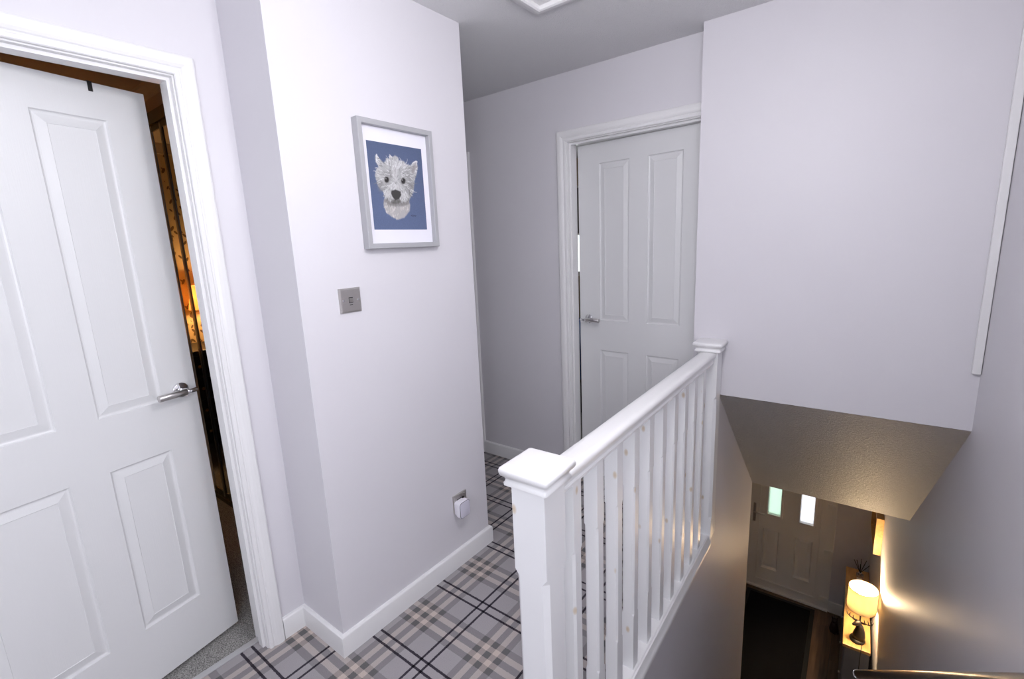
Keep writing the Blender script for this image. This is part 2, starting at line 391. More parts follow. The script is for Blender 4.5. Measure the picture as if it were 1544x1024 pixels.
# hall walls
FX0, FX1, FZ1 = -1.035, -0.150, HF+2.11
bm = bmesh.new()
box(bm, -2.2, FX0, YH, YH+0.12, HF, ZE); box(bm, FX1, 0.5, YH, YH+0.12, HF, ZE); box(bm, FX0, FX1, YH, YH+0.12, FZ1, ZE)
struct('wall_hall_far', bm, M['wall'], 'hall wall around the white front door')
struct('wall_hall_left', B(-2.3, -2.2, 3.3, YH+0.12, HF, ZE), M['wall'], 'side wall of the hall downstairs')
bm = bmesh.new(); box(bm, -2.2, wl(YE)-0.06, YE-0.1, YE, HF, ZE)
struct('wall_hall_near', bm, M['wall'], 'hall wall beside the foot of the stairs')
# wall behind the camera
struct('wall_behind', B(XL, wr(YB)+0.1, YB-0.1, YB, -0.2, ZCE), M['wall'], 'landing wall facing the balustrade')
w1 = empty('added_window', (wr(-0.62)+0.06, -0.625, WZ0), math.atan(0.05)); tag(w1, 'invented white framed window, out of view, around the added fill light', kind='structure')  # window made up as the opening for the added fill light
ww, wh = WY1-WY0, WZ1-WZ0
bm = bmesh.new()
for a in ((-ww/2, -ww/2+0.06, 0, wh), (ww/2-0.06, ww/2, 0, wh), (-ww/2, ww/2, 0, 0.06), (-ww/2, ww/2, wh-0.06, wh), (-0.03, 0.03, 0.06, wh-0.06)):
    box(bm, -0.03, 0.03, a[0], a[1], a[2], a[3], bevel=0.004)
link('window_frame', bm, M['upvc'], w1)
link('pane', B(-0.006, 0.006, -ww/2+0.055, -0.025, 0.055, wh-0.055), M['glass'], w1)
link('pane', B(-0.006, 0.006, 0.025, ww/2-0.055, 0.055, wh-0.055), M['glass'], w1)

# ceiling over everything upstairs
struct('ceiling', B(-4.6, 0.65, -2.1, 4.95, ZCE, ZCE+0.08), M['ceiling'], 'white stippled ceiling of the landing')

# loft hatch
bm = bmesh.new()
hx0, hx1, hy0, hy1 = -1.174, -0.46, 1.10, 1.750
prof = [(0, 0), (0, 0.006), (0.006, 0.012), (0.022, 0.013), (0.03, 0.022), (0.046, 0.024), (0.052, 0.02), (0.052, 0)]
rings = []
for w, t in prof:
    rings.append([Vector((hx0+w, hy0+w, ZCE-t)), Vector((hx1-w, hy0+w, ZCE-t)), Vector((hx1-w, hy1-w, ZCE-t)), Vector((hx0+w, hy1-w, ZCE-t))])
loft(bm, rings, cap=False)
hat = empty('loft_hatch', ((hx0+hx1)/2, (hy0+hy1)/2, ZCE)); tag(hat, 'white loft hatch with moulded frame in the landing ceiling', kind='structure')
hat.name = 'trim_hatch'
for v in bm.verts: v.co -= Vector(((hx0+hx1)/2, (hy0+hy1)/2, ZCE))
link('hatch_frame', bm, M['trim'], hat)
link('hatch_panel', B(-(hx1-hx0)/2+0.05, (hx1-hx0)/2-0.05, -(hy1-hy0)/2+0.05, (hy1-hy0)/2-0.05, -0.006, 0.0), M['trim'], hat)

# far room behind door two
bm = bmesh.new()
box(bm, -3.4, -3.3, Y3+0.1, 4.9, 0, ZCE); box(bm, -0.70, -0.62, Y3+0.1, 4.9, 0, ZCE)
box(bm, -3.3, -3.15, Y3, Y3+0.1, 0, ZCE)
box(bm, -3.3, -3.05, 4.8, 4.9, 0, ZCE); box(bm, -2.15, -0.70, 4.8, 4.9, 0, ZCE); box(bm, -3.05, -2.15, 4.8, 4.9, 0, 1.08); box(bm, -3.05, -2.15, 4.8, 4.9, 2.05, ZCE)
struct('wall_far_room', bm, M['bedwall'], 'walls of the room behind the far door')
struct('floor_far_room', B(-3.3, -0.70, Y3+0.1, 4.8, -0.14, 0), M['bedcarpet'], 'carpet of the room behind the far door')
w2 = empty('window_2', (-2.6, 4.85, 1.08)); tag(w2, 'bright bedroom window glimpsed through the gap of the far door', kind='structure')
bm = bmesh.new()
for a in ((-0.45, -0.39, 0, 0.97), (0.39, 0.45, 0, 0.97), (-0.45, 0.45, 0, 0.05), (-0.45, 0.45, 0.92, 0.97)): box(bm, a[0], a[1], -0.03, 0.03, a[2], a[3], bevel=0.004)
link('window_frame', bm, M['upvc'], w2); link('pane', B(-0.39, 0.39, -0.006, 0.006, 0.05, 0.92), M['glass'], w2)
bl = empty('roller_blind', (-2.6, 4.785, 1.56)); tag(bl, 'grey roller blind half drawn over the window behind the far door', 'blind')
link('fabric', B(-0.44, 0.44, -0.002, 0.002, 0, 0.5), M['blind'], bl)
bm = bmesh.new(); tube(bm, [(-0.45, 0, 0.5), (0.45, 0, 0.5)], 0.012, 12); link('roller', bm, M['upvc'], bl, True)
link('bottom_bar', B(-0.44, 0.44, -0.006, 0.006, -0.02, 0.0), M['upvc'], bl)
# garden tree outside that window
gt = empty('garden_tree', (-2.9, 7.6, -2.6)); tag(gt, 'leafy green tree outside the bedroom window', 'tree')
bm = bmesh.new(); tube(bm, [(0, 0, 0), (0.05, 0, 1.5), (0, 0, 3.2)], [0.12, 0.09, 0.05]); link('trunk', bm, M['darkwood'], gt, True)
bm = bmesh.new(); bmesh.ops.create_icosphere(bm, subdivisions=4, radius=1.0)
for v in bm.verts:
    n = v.co.normalized(); s = 1 + 0.16*math.sin(7*n.x+2)*math.sin(8*n.y)*math.cos(6*n.z) + random.uniform(-.05, .05)
    v.co = Vector((n.x*0.9*s, n.y*0.9*s, n.z*1.1*s + 3.9))
link('crown', bm, M['leaf'], gt)

# ------------------------------------------------------------------ trims: architraves, linings, baseboards
ARCH = [(0, 0), (0, 0.010), (0.003, 0.013), (0.012, 0.014), (0.015, 0.011), (0.0185, 0.011), (0.022, 0.0145), (0.030, 0.0175), (0.040, 0.0185), (0.052, 0.0180), (0.0565, 0.0155), (0.058, 0.012), (0.058, 0)]
def architrave(bm, P, u0, u1, zt, prof=ARCH):
    """P(u, t, z) -> world"""
    cols = []
    for w, t in prof:
        cols.append([P(u0-w, t, 0), P(u0-w, t, zt+w), P(u1+w, t, zt+w), P(u1+w, t, 0)])
    V = [[bm.verts.new(p) for p in c] for c in cols]
    for a, b in zip(V, V[1:]):
        for k in range(3): bm.faces.new((a[k], a[k+1], b[k+1], b[k]))
def lining(bm, P, u0, u1, zt, depth, stop):
    """lining boards 30 mm thick around the opening (inner faces at u0,u1,zt), with a door stop"""
    def bx_(ua, ub, ta, tb, za, zb):
        r = [P(u, t, z) for u in (ua, ub) for t in (ta, tb) for z in (za, zb)]
        V = [bm.verts.new(p) for p in r]
        for f in ((0, 1, 3, 2), (4, 6, 7, 5), (0, 4, 5, 1), (2, 3, 7, 6), (0, 2, 6, 4), (1, 5, 7, 3)): bm.faces.new([V[i] for i in f])
    bx_(u0-0.029, u0, 0, -depth, 0, zt); bx_(u1, u1+0.029, 0, -depth, 0, zt); bx_(u0-0.029, u1+0.029, 0, -depth, zt, zt+0.024)
    s0, s1 = stop
    bx_(u0, u0+0.010, -s0, -s1, 0, zt); bx_(u1-0.010, u1, -s0, -s1, 0, zt); bx_(u0+0.01, u1-0.01, -s0, -s1, zt-0.010, zt)
def frame_trim(name, P, u0, u1, zt, depth, stop, label):
    bm = bmesh.new(); lining(bm, P, u0, u1, zt, depth, stop); architrave(bm, P, u0-0.004, u1+0.004, zt+0.004)
    return struct(name, bm, M['trim'], label)
P1 = lambda u, t, z: Vector((XL+t, u, z))
frame_trim('trim_1', P1, -0.150, 0.617, 1.998, 0.1, (0.018, 0.05), 'white moulded door frame of the open bedroom door')
P2 = lambda u, t, z: Vector((u, Y3-t, z))
frame_trim('trim_2', P2, D2L, D2R, 2.002, 0.1, (0.022, 0.060), 'white moulded door frame of the far door')
frame_trim('trim_3', P2, -2.98, -2.226, 1.998, 0.1, (0.014, 0.04), 'white moulded door frame at the end of the side passage')

BASE = [(0, 0), (0.015, 0), (0.015, 0.072), (0.013, 0.080), (0.008, 0.085), (0, 0.086)]
def baseboard(name, pts, label):
    bm = bmesh.new(); pts = [Vector((p[0], p[1])) for p in pts]; rings = []
    for i, p in enumerate(pts):
        def nrm(a, b):
            d = (b-a).normalized(); return Vector((d.y, -d.x))
        if i == 0: n = nrm(pts[0], pts[1])
        elif i == len(pts)-1: n = nrm(pts[-2], pts[-1])
        else:
            n1, n2 = nrm(pts[i-1], p), nrm(p, pts[i+1]); n = (n1+n2); n = n/(n.dot(n1))
        rings.append([Vector((p.x+n.x*t, p.y+n.y*t, z)) for t, z in BASE])
    loft(bm, rings)
    return autosmooth(struct(name, bm, M['trim'], label), 30)
baseboard('baseboard_left', [(XL, 0.680), (XL, Y1), (XP, Y1), (XP, Y2), (-3.05, Y2)], 'white baseboard wrapping the projecting wall')
baseboard('baseboard_far', [(-2.166, Y3), (-1.500, Y3)], 'white baseboard beside the far door')
baseboard('baseboard_near', [(XL, YB), (XL, -0.214)], 'white baseboard on the hinge side of the bedroom door')
bm = bmesh.new(); box(bm, FX1+0.002, FX1+0.17, YH-0.016, YH, HF, HF+0.13, bevel=0.004)
struct('baseboard_hall', bm, M['upvc'], 'short white baseboard beside the front door')

# mini trunking in the corner of the bulkhead
xr = wr(Y4)
bm = bmesh.new(); box(bm, xr-0.026, xr-0.001, Y4-0.018, Y4-0.0005, 0.935, ZCE-0.001, bevel=0.003)
struct('trim_trunking', bm, M['trim'], 'white plastic trunking running up the corner of the bulkhead')

# ------------------------------------------------------------------ doors
def panel_mesh(x0, x1, z0, z1, t):
    bm = bmesh.new()
    rings = []
    R = [(0, 0.0005), (0.003, 0.0055), (0.007, 0.0072), (0.011, 0.0070), (0.034, 0.0012), (0.0355, 0.0026), (0.05, 0.0028)]
    for o, d in R: rings.append([Vector((x0+o, d, z0+o)), Vector((x1-o, d, z0+o)), Vector((x1-o, d, z1-o)), Vector((x0+o, d, z1-o))])
    back = [[Vector((p.x, t-p.y, p.z)) for p in r] for r in rings]
    loft(bm, rings[::-1] + back)
    return bm
def door_leaf_mesh(w, h, t, panels):
    xs = sorted({0, w, *[p[0] for p in panels], *[p[1] for p in panels]}); zs = sorted({0, h, *[p[2] for p in panels], *[p[3] for p in panels]})
    bm = bmesh.new()
    def hole(i, j):
        cx, cz = (xs[i]+xs[i+1])/2, (zs[j]+zs[j+1])/2
        return any(p[0] < cx < p[1] and p[2] < cz < p[3] for p in panels)
    nx, nz = len(xs)-1, len(zs)-1
    F = {}; 
    def gv(i, j, s):
        k = (i, j, s)
        if k not in F: F[k] = bm.verts.new((xs[i], 0 if s == 0 else t, zs[j]))
        return F[k]
    for i in range(nx):
        for j in range(nz):
            if hole(i, j): continue
            bm.faces.new((gv(i, j, 0), gv(i+1, j, 0), gv(i+1, j+1, 0), gv(i, j+1, 0)))
            bm.faces.new((gv(i, j, 1), gv(i, j+1, 1), gv(i+1, j+1, 1), gv(i+1, j, 1)))
            for (di, dj, e) in ((-1, 0, ((i, j), (i, j+1))), (1, 0, ((i+1, j+1), (i+1, j))), (0, -1, ((i+1, j), (i, j))), (0, 1, ((i, j+1), (i+1, j+1)))):
                a, b = i+di, j+dj
                if a < 0 or b < 0 or a >= nx or b >= nz or hole(a, b):
                    f = bm.faces.new((gv(*e[0], 0), gv(*e[1], 0), gv(*e[1], 1), gv(*e[0], 1)))
                    if a < 0 or a >= nx: f.material_index = 1
    return bm
def lever_handle(door, u, z, direction, y=0.0, out=-1):
    """chrome rose, neck, thin chrome cross bar and brushed grip; direction = +1/-1 along local x"""
    h = empty('handle'); h.parent = door; h.location = (u, y, z); 
    def cyl(name, a, b, r, mat, n=24):
        bm = bmesh.new(); a, b = Vector(a), Vector(b); d = (b-a); e = 0.0012
        dn = d.normalized()
        tube(bm, [a, a+dn*e, b-dn*e, b], [r-e, r, r, r-e], n)
        o = link(name, bm, mat, h); autosmooth(o, 50); return o
    s = out
    cyl('rose', (0, 0, 0), (0, s*0.009, 0), 0.0265, M['chrome'], 32)
    cyl('neck', (0, s*0.009, 0), (0, s*0.050, 0), 0.0095, M['chrome'])
    cyl('cross_bar', (-direction*0.030, s*0.052, 0), (direction*0.012, s*0.052, 0), 0.0075, M['chrome'])
    cyl('grip', (direction*0.006, s*0.052, 0), (direction*0.096, s*0.052, 0), 0.0112, M['brushed'])
    return h
PANELS = [(0.115, 0.30, 0.22, 0.81), (0.462, 0.647, 0.22, 0.81), (0.115, 0.30, 0.985, 1.888), (0.462, 0.647, 0.985, 1.888)]
PANELS = [(0.115, 0.300, 0.225, 0.810), (0.462, 0.647, 0.225, 0.810), (0.115, 0.300, 0.985, 1.890), (0.462, 0.647, 0.985, 1.890)]
PANELS = [(0.115, 0.362, 0.225, 0.810), (0.462, 0.647, 0.225, 0.810), (0.115, 0.362, 0.985, 1.890), (0.462, 0.647, 0.985, 1.890)]
PSYM = [(0.115, 0.331, 0.225, 0.815), (0.431, 0.647, 0.225, 0.815), (0.115, 0.331, 0.995, 1.885), (0.431, 0.647, 0.995, 1.885)]
def make_door(name, loc, rz, label, hu, hdir, panels, w=0.762, h=1.981, t=0.036):
    d = empty(name, loc, rz); tag(d, label, kind='structure')
    o = link('door_leaf', door_leaf_mesh(w, h, t, panels), [M['door'], M['edgeshade']], d)
    for p in panels: link('panel', panel_mesh(*p, t), M['door'], d)
    lever_handle(d, hu, 0.996, hdir)
    return d
h1 = Vector((-1.800, -0.140)); f1 = Vector((-1.950, 0.607)); ang1 = math.atan2(f1.y-h1.y, f1.x-h1.x)
door1 = make_door('door_1', (h1.x, h1.y, 0.012), ang1, 'white four-panel bedroom door standing ajar', 0.707, -1, [(0.115, 0.360, 0.212, 0.795), (0.462, 0.645, 0.212, 0.795), (0.115, 0.360, 0.972, 1.878), (0.462, 0.645, 0.972, 1.878)])
# hinge leaves
for z in (0.2, 1.75):
    bm = bmesh.new(); tube(bm, [(-0.004, -0.004, z), (-0.004, -0.004, z+0.08)], 0.005, 12); link('hinge', bm, M['chrome'], door1, True)
d2w = 0.752
a2 = -math.asin(0.038/d2w)
fx2, fy2 = -1.4275, 2.5125
door2 = make_door('door_2', (fx2, fy2, 0.012), a2, 'white four-panel far door closed to a thin gap', 0.062, 1, [(0.135, 0.318, 0.212, 0.812), (0.425, 0.610, 0.212, 0.812), (0.135, 0.318, 0.992, 1.873), (0.425, 0.610, 0.992, 1.873)], w=d2w)
make_door('door_4', (-2.980+0.003, Y3+0.045, 0.012), 0, 'white four-panel door at the end of the side passage', 0.06, 1, PSYM, w=0.748)

# hook over the open door
mw = Matrix.Translation((h1.x, h1.y, 0.012)) @ Matrix.Rotation(ang1, 4, 'Z')
hk = empty('door_hook'); hk.matrix_world = mw @ Matrix.Translation((0.617, 0, 1.981)); tag(hk, 'small dark over-door hook clipped on top of the open bedroom door', 'hook')
bm = bmesh.new(); box(bm, -0.006, 0.006, -0.0025, -0.0005, -0.026, 0.0025, bevel=0.0008); link('front_tab', bm, M['anod'], hk)
bm = bmesh.new(); box(bm, -0.006, 0.006, -0.0025, 0.0395, 0.0005, 0.0025); box(bm, -0.006, 0.006, 0.0375, 0.0395, -0.09, 0.0025)
tube(bm, [(0, 0.039, -0.088), (0, 0.06, -0.10), (0, 0.075, -0.085)], 0.003); link('strap', bm, M['anod'], hk)

# ------------------------------------------------------------------ front door downstairs
fd = empty('door_3', ((FX0+FX1)/2, YH, HF)); tag(fd, 'white front door with two small frosted panes at the foot of the stairs', kind='structure')
cxd = (FX0+FX1)/2
def fb(name, x0, x1, y0, y1, z0, z1, mat, bevel=0.004, parent=fd):
    bm = bmesh.new(); box(bm, x0-cxd, x1-cxd, y0, y1, z0-HF, z1-HF, bevel=bevel); return link(name, bm, mat, parent)
bm = bmesh.new()
for a in ((FX0, FX0+0.06, HF+0.0, FZ1), (FX1-0.06, FX1, HF+0.0, FZ1), (FX0+0.06, FX1-0.06, HF, HF+0.06), (FX0+0.06, FX1-0.06, FZ1-0.06, FZ1)):
    box(bm, a[0]-cxd, a[1]-cxd, -0.005, 0.065, a[2]-HF, a[3]-HF, bevel=0.004)
link('frame', bm, M['upvc'], fd)
SX0, SX1, SZ0, SZ1 = FX0+0.045, FX1-0.048, HF+0.045, FZ1-0.045
# sash: solid slab with openings for panes and panels
g = [(-0.790, -0.648, -1.640, -0.86), (-0.480, -0.336, -1.640, -0.86)]
pnl = [(-0.822, -0.650, -2.322, -1.815), (-0.506, -0.332, -2.322, -1.815)]
holes = [(a-SX0, b-SX0, c-SZ0, d-SZ0) for a, b, c, d in pnl+g]
bm = door_leaf_mesh(SX1-SX0, SZ1-SZ0, 0.05, holes)
for f in bm.faces: f.material_index = 0
for v in bm.verts: v.co += Vector((SX0-cxd, -0.012, SZ0-HF))
link('sash', bm, M['upvc'], fd)
# raised perimeter of the sash
bm = bmesh.new()
for a in ((-0.872, -0.862, -2.482, -0.62), (-0.288, -0.278, -2.482, -0.62), (-0.872, -0.278, -2.490, -2.478)):
    box(bm, a[0]-cxd, a[1]-cxd, -0.024, -0.011, a[2]-HF, a[3]-HF, bevel=0.003)
link('moulding', bm, M['upvc'], fd)
for a, b, c, d in pnl:
    bm = bmesh.new()
    rings = [[Vector((a+o-cxd, dd, c+o-HF)), Vector((b-o-cxd, dd, c+o-HF)), Vector((b-o-cxd, dd, d-o-HF)), Vector((a+o-cxd, dd, d-o-HF))] for o, dd in ((0, 0.03), (0, -0.012), (-0.009, -0.028), (0.006, -0.030), (0.018, 0.004), (0.05, -0.010))]
    loft(bm, rings); link('panel', bm, M['upvc'], fd)
for i, (a, b, c, d) in enumerate(g):
    bm = bmesh.new()
    rings = [[Vector((a+o-cxd, dd, c+o-HF)), Vector((b-o-cxd, dd, c+o-HF)), Vector((b-o-cxd, dd, d-o-HF)), Vector((a+o-cxd, dd, d-o-HF))] for o, dd in ((-0.012, -0.012), (-0.010, -0.026), (0.008, -0.028), (0.013, -0.004), (0.013, 0.03))]
    loft(bm, rings, cap=False); link('bead', bm, M['upvc'], fd)
    fb('pane', a+0.012, b-0.012, 0.006, 0.012, c+0.012, d-0.012, M['frostg'] if i == 0 else M['frost'], bevel=0)
fh = empty('handle'); fh.parent = fd; fh.location = (-0.916-cxd, -0.012, -1.66-HF)
link('back_plate', B(-0.014, 0.014, -0.008, 0, -0.11, 0.12, bevel=0.004), M['brushed'], fh)
bm = bmesh.new(); tube(bm, [(0, 0, 0.03), (0, -0.045, 0.03), (0.02, -0.055, 0.03), (0.115, -0.055, 0.028)], [0.009, 0.009, 0.009, 0.008], 12); link('lever', bm, M['brushed'], fh, True)
for z in (-1.36, -1.90, -2.46):
    bm = bmesh.new(); box(bm, -0.232-cxd, -0.160-cxd, -0.030, -0.004, z-0.022-HF, z+0.022-HF, bevel=0.005); link('hinge', bm, M['upvc'], fd)
fb('sill', FX0, FX1, -0.03, 0.1, HF, HF+0.02, M['upvc'])

# ------------------------------------------------------------------ balustrade
angb = math.atan(0.022)
def square_post(bm, c, z0, z1, h, cz0, cz1, ch):
    """stop-chamfered square post, 8-sided rings"""
    def ring(z, k):
        return [Vector((c[0]+sx*a, c[1]+sy*b, z)) for sx, sy, a, b in ((1, 1, h-k, h), (-1, 1, h-k, h), (-1, 1, h, h-k), (-1, -1, h, h-k), (-1, -1, h-k, h), (1, -1, h-k, h), (1, -1, h, h-k), (1, 1, h, h-k))]
    e = 0.0008
    loft(bm, [ring(z0, e), ring(cz0, e), ring(cz0+ch*1.3, ch), ring(cz1-ch*1.3, ch), ring(cz1, e), ring(z1, e)])
bal = empty('stair_balustrade', (bx(0.795), 0.795, 0)); tag(bal, 'white painted balustrade with square newels and spindles along the landing edge', 'balustrade')
bal.rotation_euler.z = angb          # local +y runs along the landing edge
LEN = (2.258-0.795)/math.cos(angb)
def newel(y0):
    bm = bmesh.new(); square_post(bm, (0, y0), 0.0, 0.944, 0.043, 0.10, 0.735, 0.012); p = link('newel_post', bm, M['spindle'], bal)
    bm = bmesh.new()
    prof = [(0.043, 0.940), (0.052, 0.9415), (0.056, 0.944), (0.0565, 0.949), (0.054, 0.9525), (0.0525, 0.958), (0.0555, 0.964), (0.061, 0.968), (0.0635, 0.973), (0.0640, 0.980), (0.0615, 0.9855), (0.057, 0.987), (0.02, 0.9885)]
    rings = []
    for h, z in prof:
        k = 0.004 if h > 0.03 else 0.001
        rings.append([Vector((sx*a, y0+sy*b, z)) for sx, sy, a, b in ((1, 1, h-k, h), (-1, 1, h-k, h), (-1, 1, h, h-k), (-1, -1, h, h-k), (-1, -1, h-k, h), (1, -1, h-k, h), (1, -1, h, h-k), (1, 1, h, h-k))])
    loft(bm, rings); autosmooth(link('newel_cap', bm, M['trim'], p), 50)
newel(0.0); newel(LEN-0.0)
HR = [(-0.024, 0.888), (0.024, 0.888), (0.029, 0.892), (0.029, 0.898), (0.0245, 0.902), (0.0235, 0.911), (0.027, 0.917), (0.034, 0.921), (0.036, 0.927), (0.0345, 0.935), (0.029, 0.9405), (0.015, 0.9425), (-0.015, 0.9425), (-0.029, 0.9405), (-0.0345, 0.935), (-0.036, 0.927), (-0.034, 0.921), (-0.027, 0.917), (-0.0235, 0.911), (-0.0245, 0.902), (-0.029, 0.898), (-0.029, 0.892)]
bm = bmesh.new(); prism(bm, HR, 'y', 0.042, LEN-0.042); autosmooth(link('handrail', bm, M['trim'], bal), 40)
BR = [(-0.040, 0.0), (0.036, 0.0), (0.036, -0.028), (0.041, -0.032), (0.047, -0.032), (0.048, -0.014), (0.045, -0.008), (0.041, 0.000), (0.038, 0.012), (0.036, 0.018), (0.031, 0.0205), (0.027, 0.018), (0.023, 0.0175), (-0.023, 0.0175), (-0.031, 0.0205), (-0.038, 0.016), (-0.040, 0.010)]
bm = bmesh.new(); prism(bm, BR, 'y', 0.042, LEN-0.042); autosmooth(link('base_rail', bm, M['trim'], bal), 40)
bm = bmesh.new(); square_post(bm, (0, 0), 0.0175, 0.889, 0.0205, 0.225, 0.70, 0.0062)
sp0 = link('spindle', bm, M['spindle'], bal)
for i in range(10):
    yy = 0.935 + 0.1293*i - 0.795
    o = sp0 if i == 0 else sp0.copy()
    if i: COL.objects.link(o); o.parent = bal
    o.location = (0, yy, 0)

# ------------------------------------------------------------------ stairs and wall handrail
st = empty('floor_stairs', (-0.13, YTOP, HF)); tag(st, 'carpeted straight staircase running down to the hall', kind='structure')
n_r = 13; rise = -HF/n_r; going = 0.225
for i in range(n_r-1):
    zt = -(i+1)*rise; y0 = YTOP + i*going
    bm = bmesh.new()
    pr = [(y0, zt-rise*0.98), (y0+going, zt-rise*0.98), (y0+going+0.02, zt-0.03), (y0+going+0.02, zt), (y0, zt)]
    A = [bm.verts.new((wl(p[0])+0.13, p[0]-YTOP, p[1]-HF)) for p in pr]; C2 = [bm.verts.new((wr(p[0])+0.13, p[0]-YTOP, p[1]-HF)) for p in pr]
    bm.faces.new(A); bm.faces.new(C2[::-1])
    for k in range(5): bm.faces.new((A[k], C2[k], C2[(k+1) % 5], A[(k+1) % 5]))
    link('step', bm, M['stepcarpet'], st)
hr = empty('wall_handrail', (wr(2.5), 2.5, -0.7)); tag(hr, 'brushed metal stair handrail on the right-hand wall', 'handrail')
pA, pB = Vector((0.110, 3.60, -1.575)), Vector((0.318, 1.00, 0.752))
dv = (pB-pA).normalized(); org = Vector((wr(2.5), 2.5, -0.7))
bm = bmesh.new(); tube(bm, [pA-org, pB-org], 0.028, 24); autosmooth(link('rail', bm, M['railmetal'], hr), 50)
bm = bmesh.new(); tube(bm, [pA-org-dv*0.012, pA-org-dv*0.009, pA-org+dv*0.012], [0.024, 0.030, 0.030], 24); autosmooth(link('end_cap', bm, M['chrome'], hr), 40)
bm = bmesh.new(); tube(bm, [pB-org-dv*0.012, pB-org+dv*0.009, pB-org+dv*0.012], [0.030, 0.030, 0.024], 24); autosmooth(link('end_cap', bm, M['chrome'], hr), 40)
for f in (0.12, 0.5, 0.88):
    p = pA.lerp(pB, f); q = Vector((wr(p.y)-0.001, p.y, p.z-0.075))
    bm = bmesh.new(); tube(bm, [q-org, Vector((p.x+0.01, p.y, p.z-0.07))-org, Vector((p.x, p.y, p.z-0.028))-org], 0.008, 10); lathe(bm, [(0.001, 0), (0.001, 0.0)], (0, 0, 0), 6) if False else None
    link('bracket', bm, M['chrome'], hr, True)

# ------------------------------------------------------------------ picture, switch, socket
pf = empty('picture_frame', (XP, 1.205, 1.687)); tag(pf, 'grey framed portrait of a white terrier on a blue ground', 'picture')
fy0, fy1, fz0, fz1 = 1.036-1.205, 1.374-1.205, 1.469-1.687, 1.905-1.687
bm = bmesh.new(); rings = []
for o, t in ((0, 0.001), (0, 0.031), (0.0015, 0.0325), (0.0165, 0.0325), (0.018, 0.031), (0.018, 0.012), (0.018, 0.001)):
    rings.append([Vector((t, fy0+o, fz0+o)), Vector((t, fy1-o, fz0+o)), Vector((t, fy1-o, fz1-o)), Vector((t, fy0+o, fz1-o))])
loft(bm, rings, cap=False); link('frame', bm, M['frame'], pf)
link('mount', B(0.002, 0.0115, fy0+0.017, fy1-0.017, fz0+0.017, fz1-0.017), M['mount'], pf)
# the print: a pastel drawing of a terrier, laid as coloured points on a flat sheet
GW, GH = 150, 182
py0, py1, pz0, pz1 = 1.079-1.205, 1.330-1.205, 1.536-1.687, 1.8375-1.687
# features were noted in a crop frame whose print corners are these
src = np.array([(80, 120), (585, 215), (632, 945), (155, 942)], float); dst = np.array([(0, 0), (1, 0), (1, 1), (0, 1)], float)
Am = []; bv = []
for (x, y), (u, v) in zip(src, dst):
    Am += [[x, y, 1, 0, 0, 0, -u*x, -u*y], [0, 0, 0, x, y, 1, -v*x, -v*y]]; bv += [u, v]
hh = np.append(np.linalg.solve(np.array(Am), np.array(bv)), 1).reshape(3, 3)
def F_(x, y):
    q = hh @ np.array([x, y, 1.0]); return q[0]/q[2], q[1]/q[2]
img = np.zeros((GH, GW, 3)); jj, ii = np.meshgrid(np.linspace(0, 1, GW), np.linspace(0, 1, GH))
nzg = np.random.rand(GH, GW)
img[:] = np.array([0.092, 0.122, 0.222]); img *= (1 + 0.16*(nzg[..., None]-0.5)); img *= (1.0 + 0.25*ii[..., None])
def inside(poly):
    poly = [F_(*p) for p in poly]; m_ = np.zeros((GH, GW), bool); n = len(poly)
    for a in range(n):
        (x1, y1), (x2, y2) = poly[a], poly[(a+1) % n]
        c = ((y1 > ii) != (y2 > ii)) & (jj < (x2-x1)*(ii-y1)/((y2-y1) or 1e-9)+x1); m_ ^= c
    return m_
def soft(mk, k=2):
    f = mk.astype(float)
    for _ in range(k):
        f = (f + np.roll(f, 1, 0) + np.roll(f, -1, 0) + np.roll(f, 1, 1) + np.roll(f, -1, 1))/5
    return f
def paint(mk, c, op=1.0):
    f = (mk*op)[..., None]; img[:] = img*(1-f) + np.array(c)*f
head = [(180, 255), (200, 290), (240, 335), (262, 320), (262, 290), (290, 298), (305, 262), (322, 285), (345, 268), (372, 285), (385, 320), (430, 325), (440, 350), (485, 365), (510, 335), (545, 322), (552, 380), (540, 450), (522, 500), (515, 585), (492, 640), (468, 690), (360, 720), (255, 680), (240, 600), (205, 565), (185, 530), (165, 450), (175, 400), (200, 365), (172, 330), (168, 285)]
chin = [(245, 660), (238, 720), (262, 790), (320, 830), (365, 856), (430, 835), (478, 775), (482, 720), (465, 670)]
paint(soft(inside(chin), 4), (0.42, 0.40, 0.39), 0.9)
paint(soft(inside(head), 2), (0.56, 0.56, 0.57))
def stroke(x, y, dx, dy, c, wd=3.0, op=0.7):
    n = 14
    for k in range(n):
        t = k/(n-1); bend = math.sin(t*math.pi)*0.15
        u, v = F_(x+dx*t-dy*bend, y+dy*t+dx*bend)
        d2 = ((jj-u)*GW)**2 + ((ii-v)*GH)**2
        r = wd*(1-0.7*t)/2
        i0, i1 = max(0, int(v*GH)-5), int(v*GH)+6; j0, j1 = max(0, int(u*GW)-5), int(u*GW)+6
        if i1 <= 0 or j1 <= 0: continue
        f = (np.clip(1.3 - d2[i0:i1, j0:j1]/(r*r+0.25), 0, 1)*op)[..., None]
        img[i0:i1, j0:j1] = img[i0:i1, j0:j1]*(1-f)+np.array(c)*f
rs = random.Random(3)
hm = inside(head); cm = inside(chin)
def rand_in(mk):
    while True:
        i, j = rs.randrange(GH), rs.randrange(GW)
        if mk[i, j]: return j, i
hinv = np.linalg.inv(hh)
def back(u, v):
    q = hinv @ np.array([u, v, 1.0]); return q[0]/q[2], q[1]/q[2]
bgimg = img.copy()
def ell(x, y, rx, ry, c, op=1.0, k=1):
    pts_ = [(x+rx*math.cos(a), y+ry*math.sin(a)) for a in np.linspace(0, 2*math.pi, 24, endpoint=False)]
    paint(soft(inside(pts_), k), c, op)
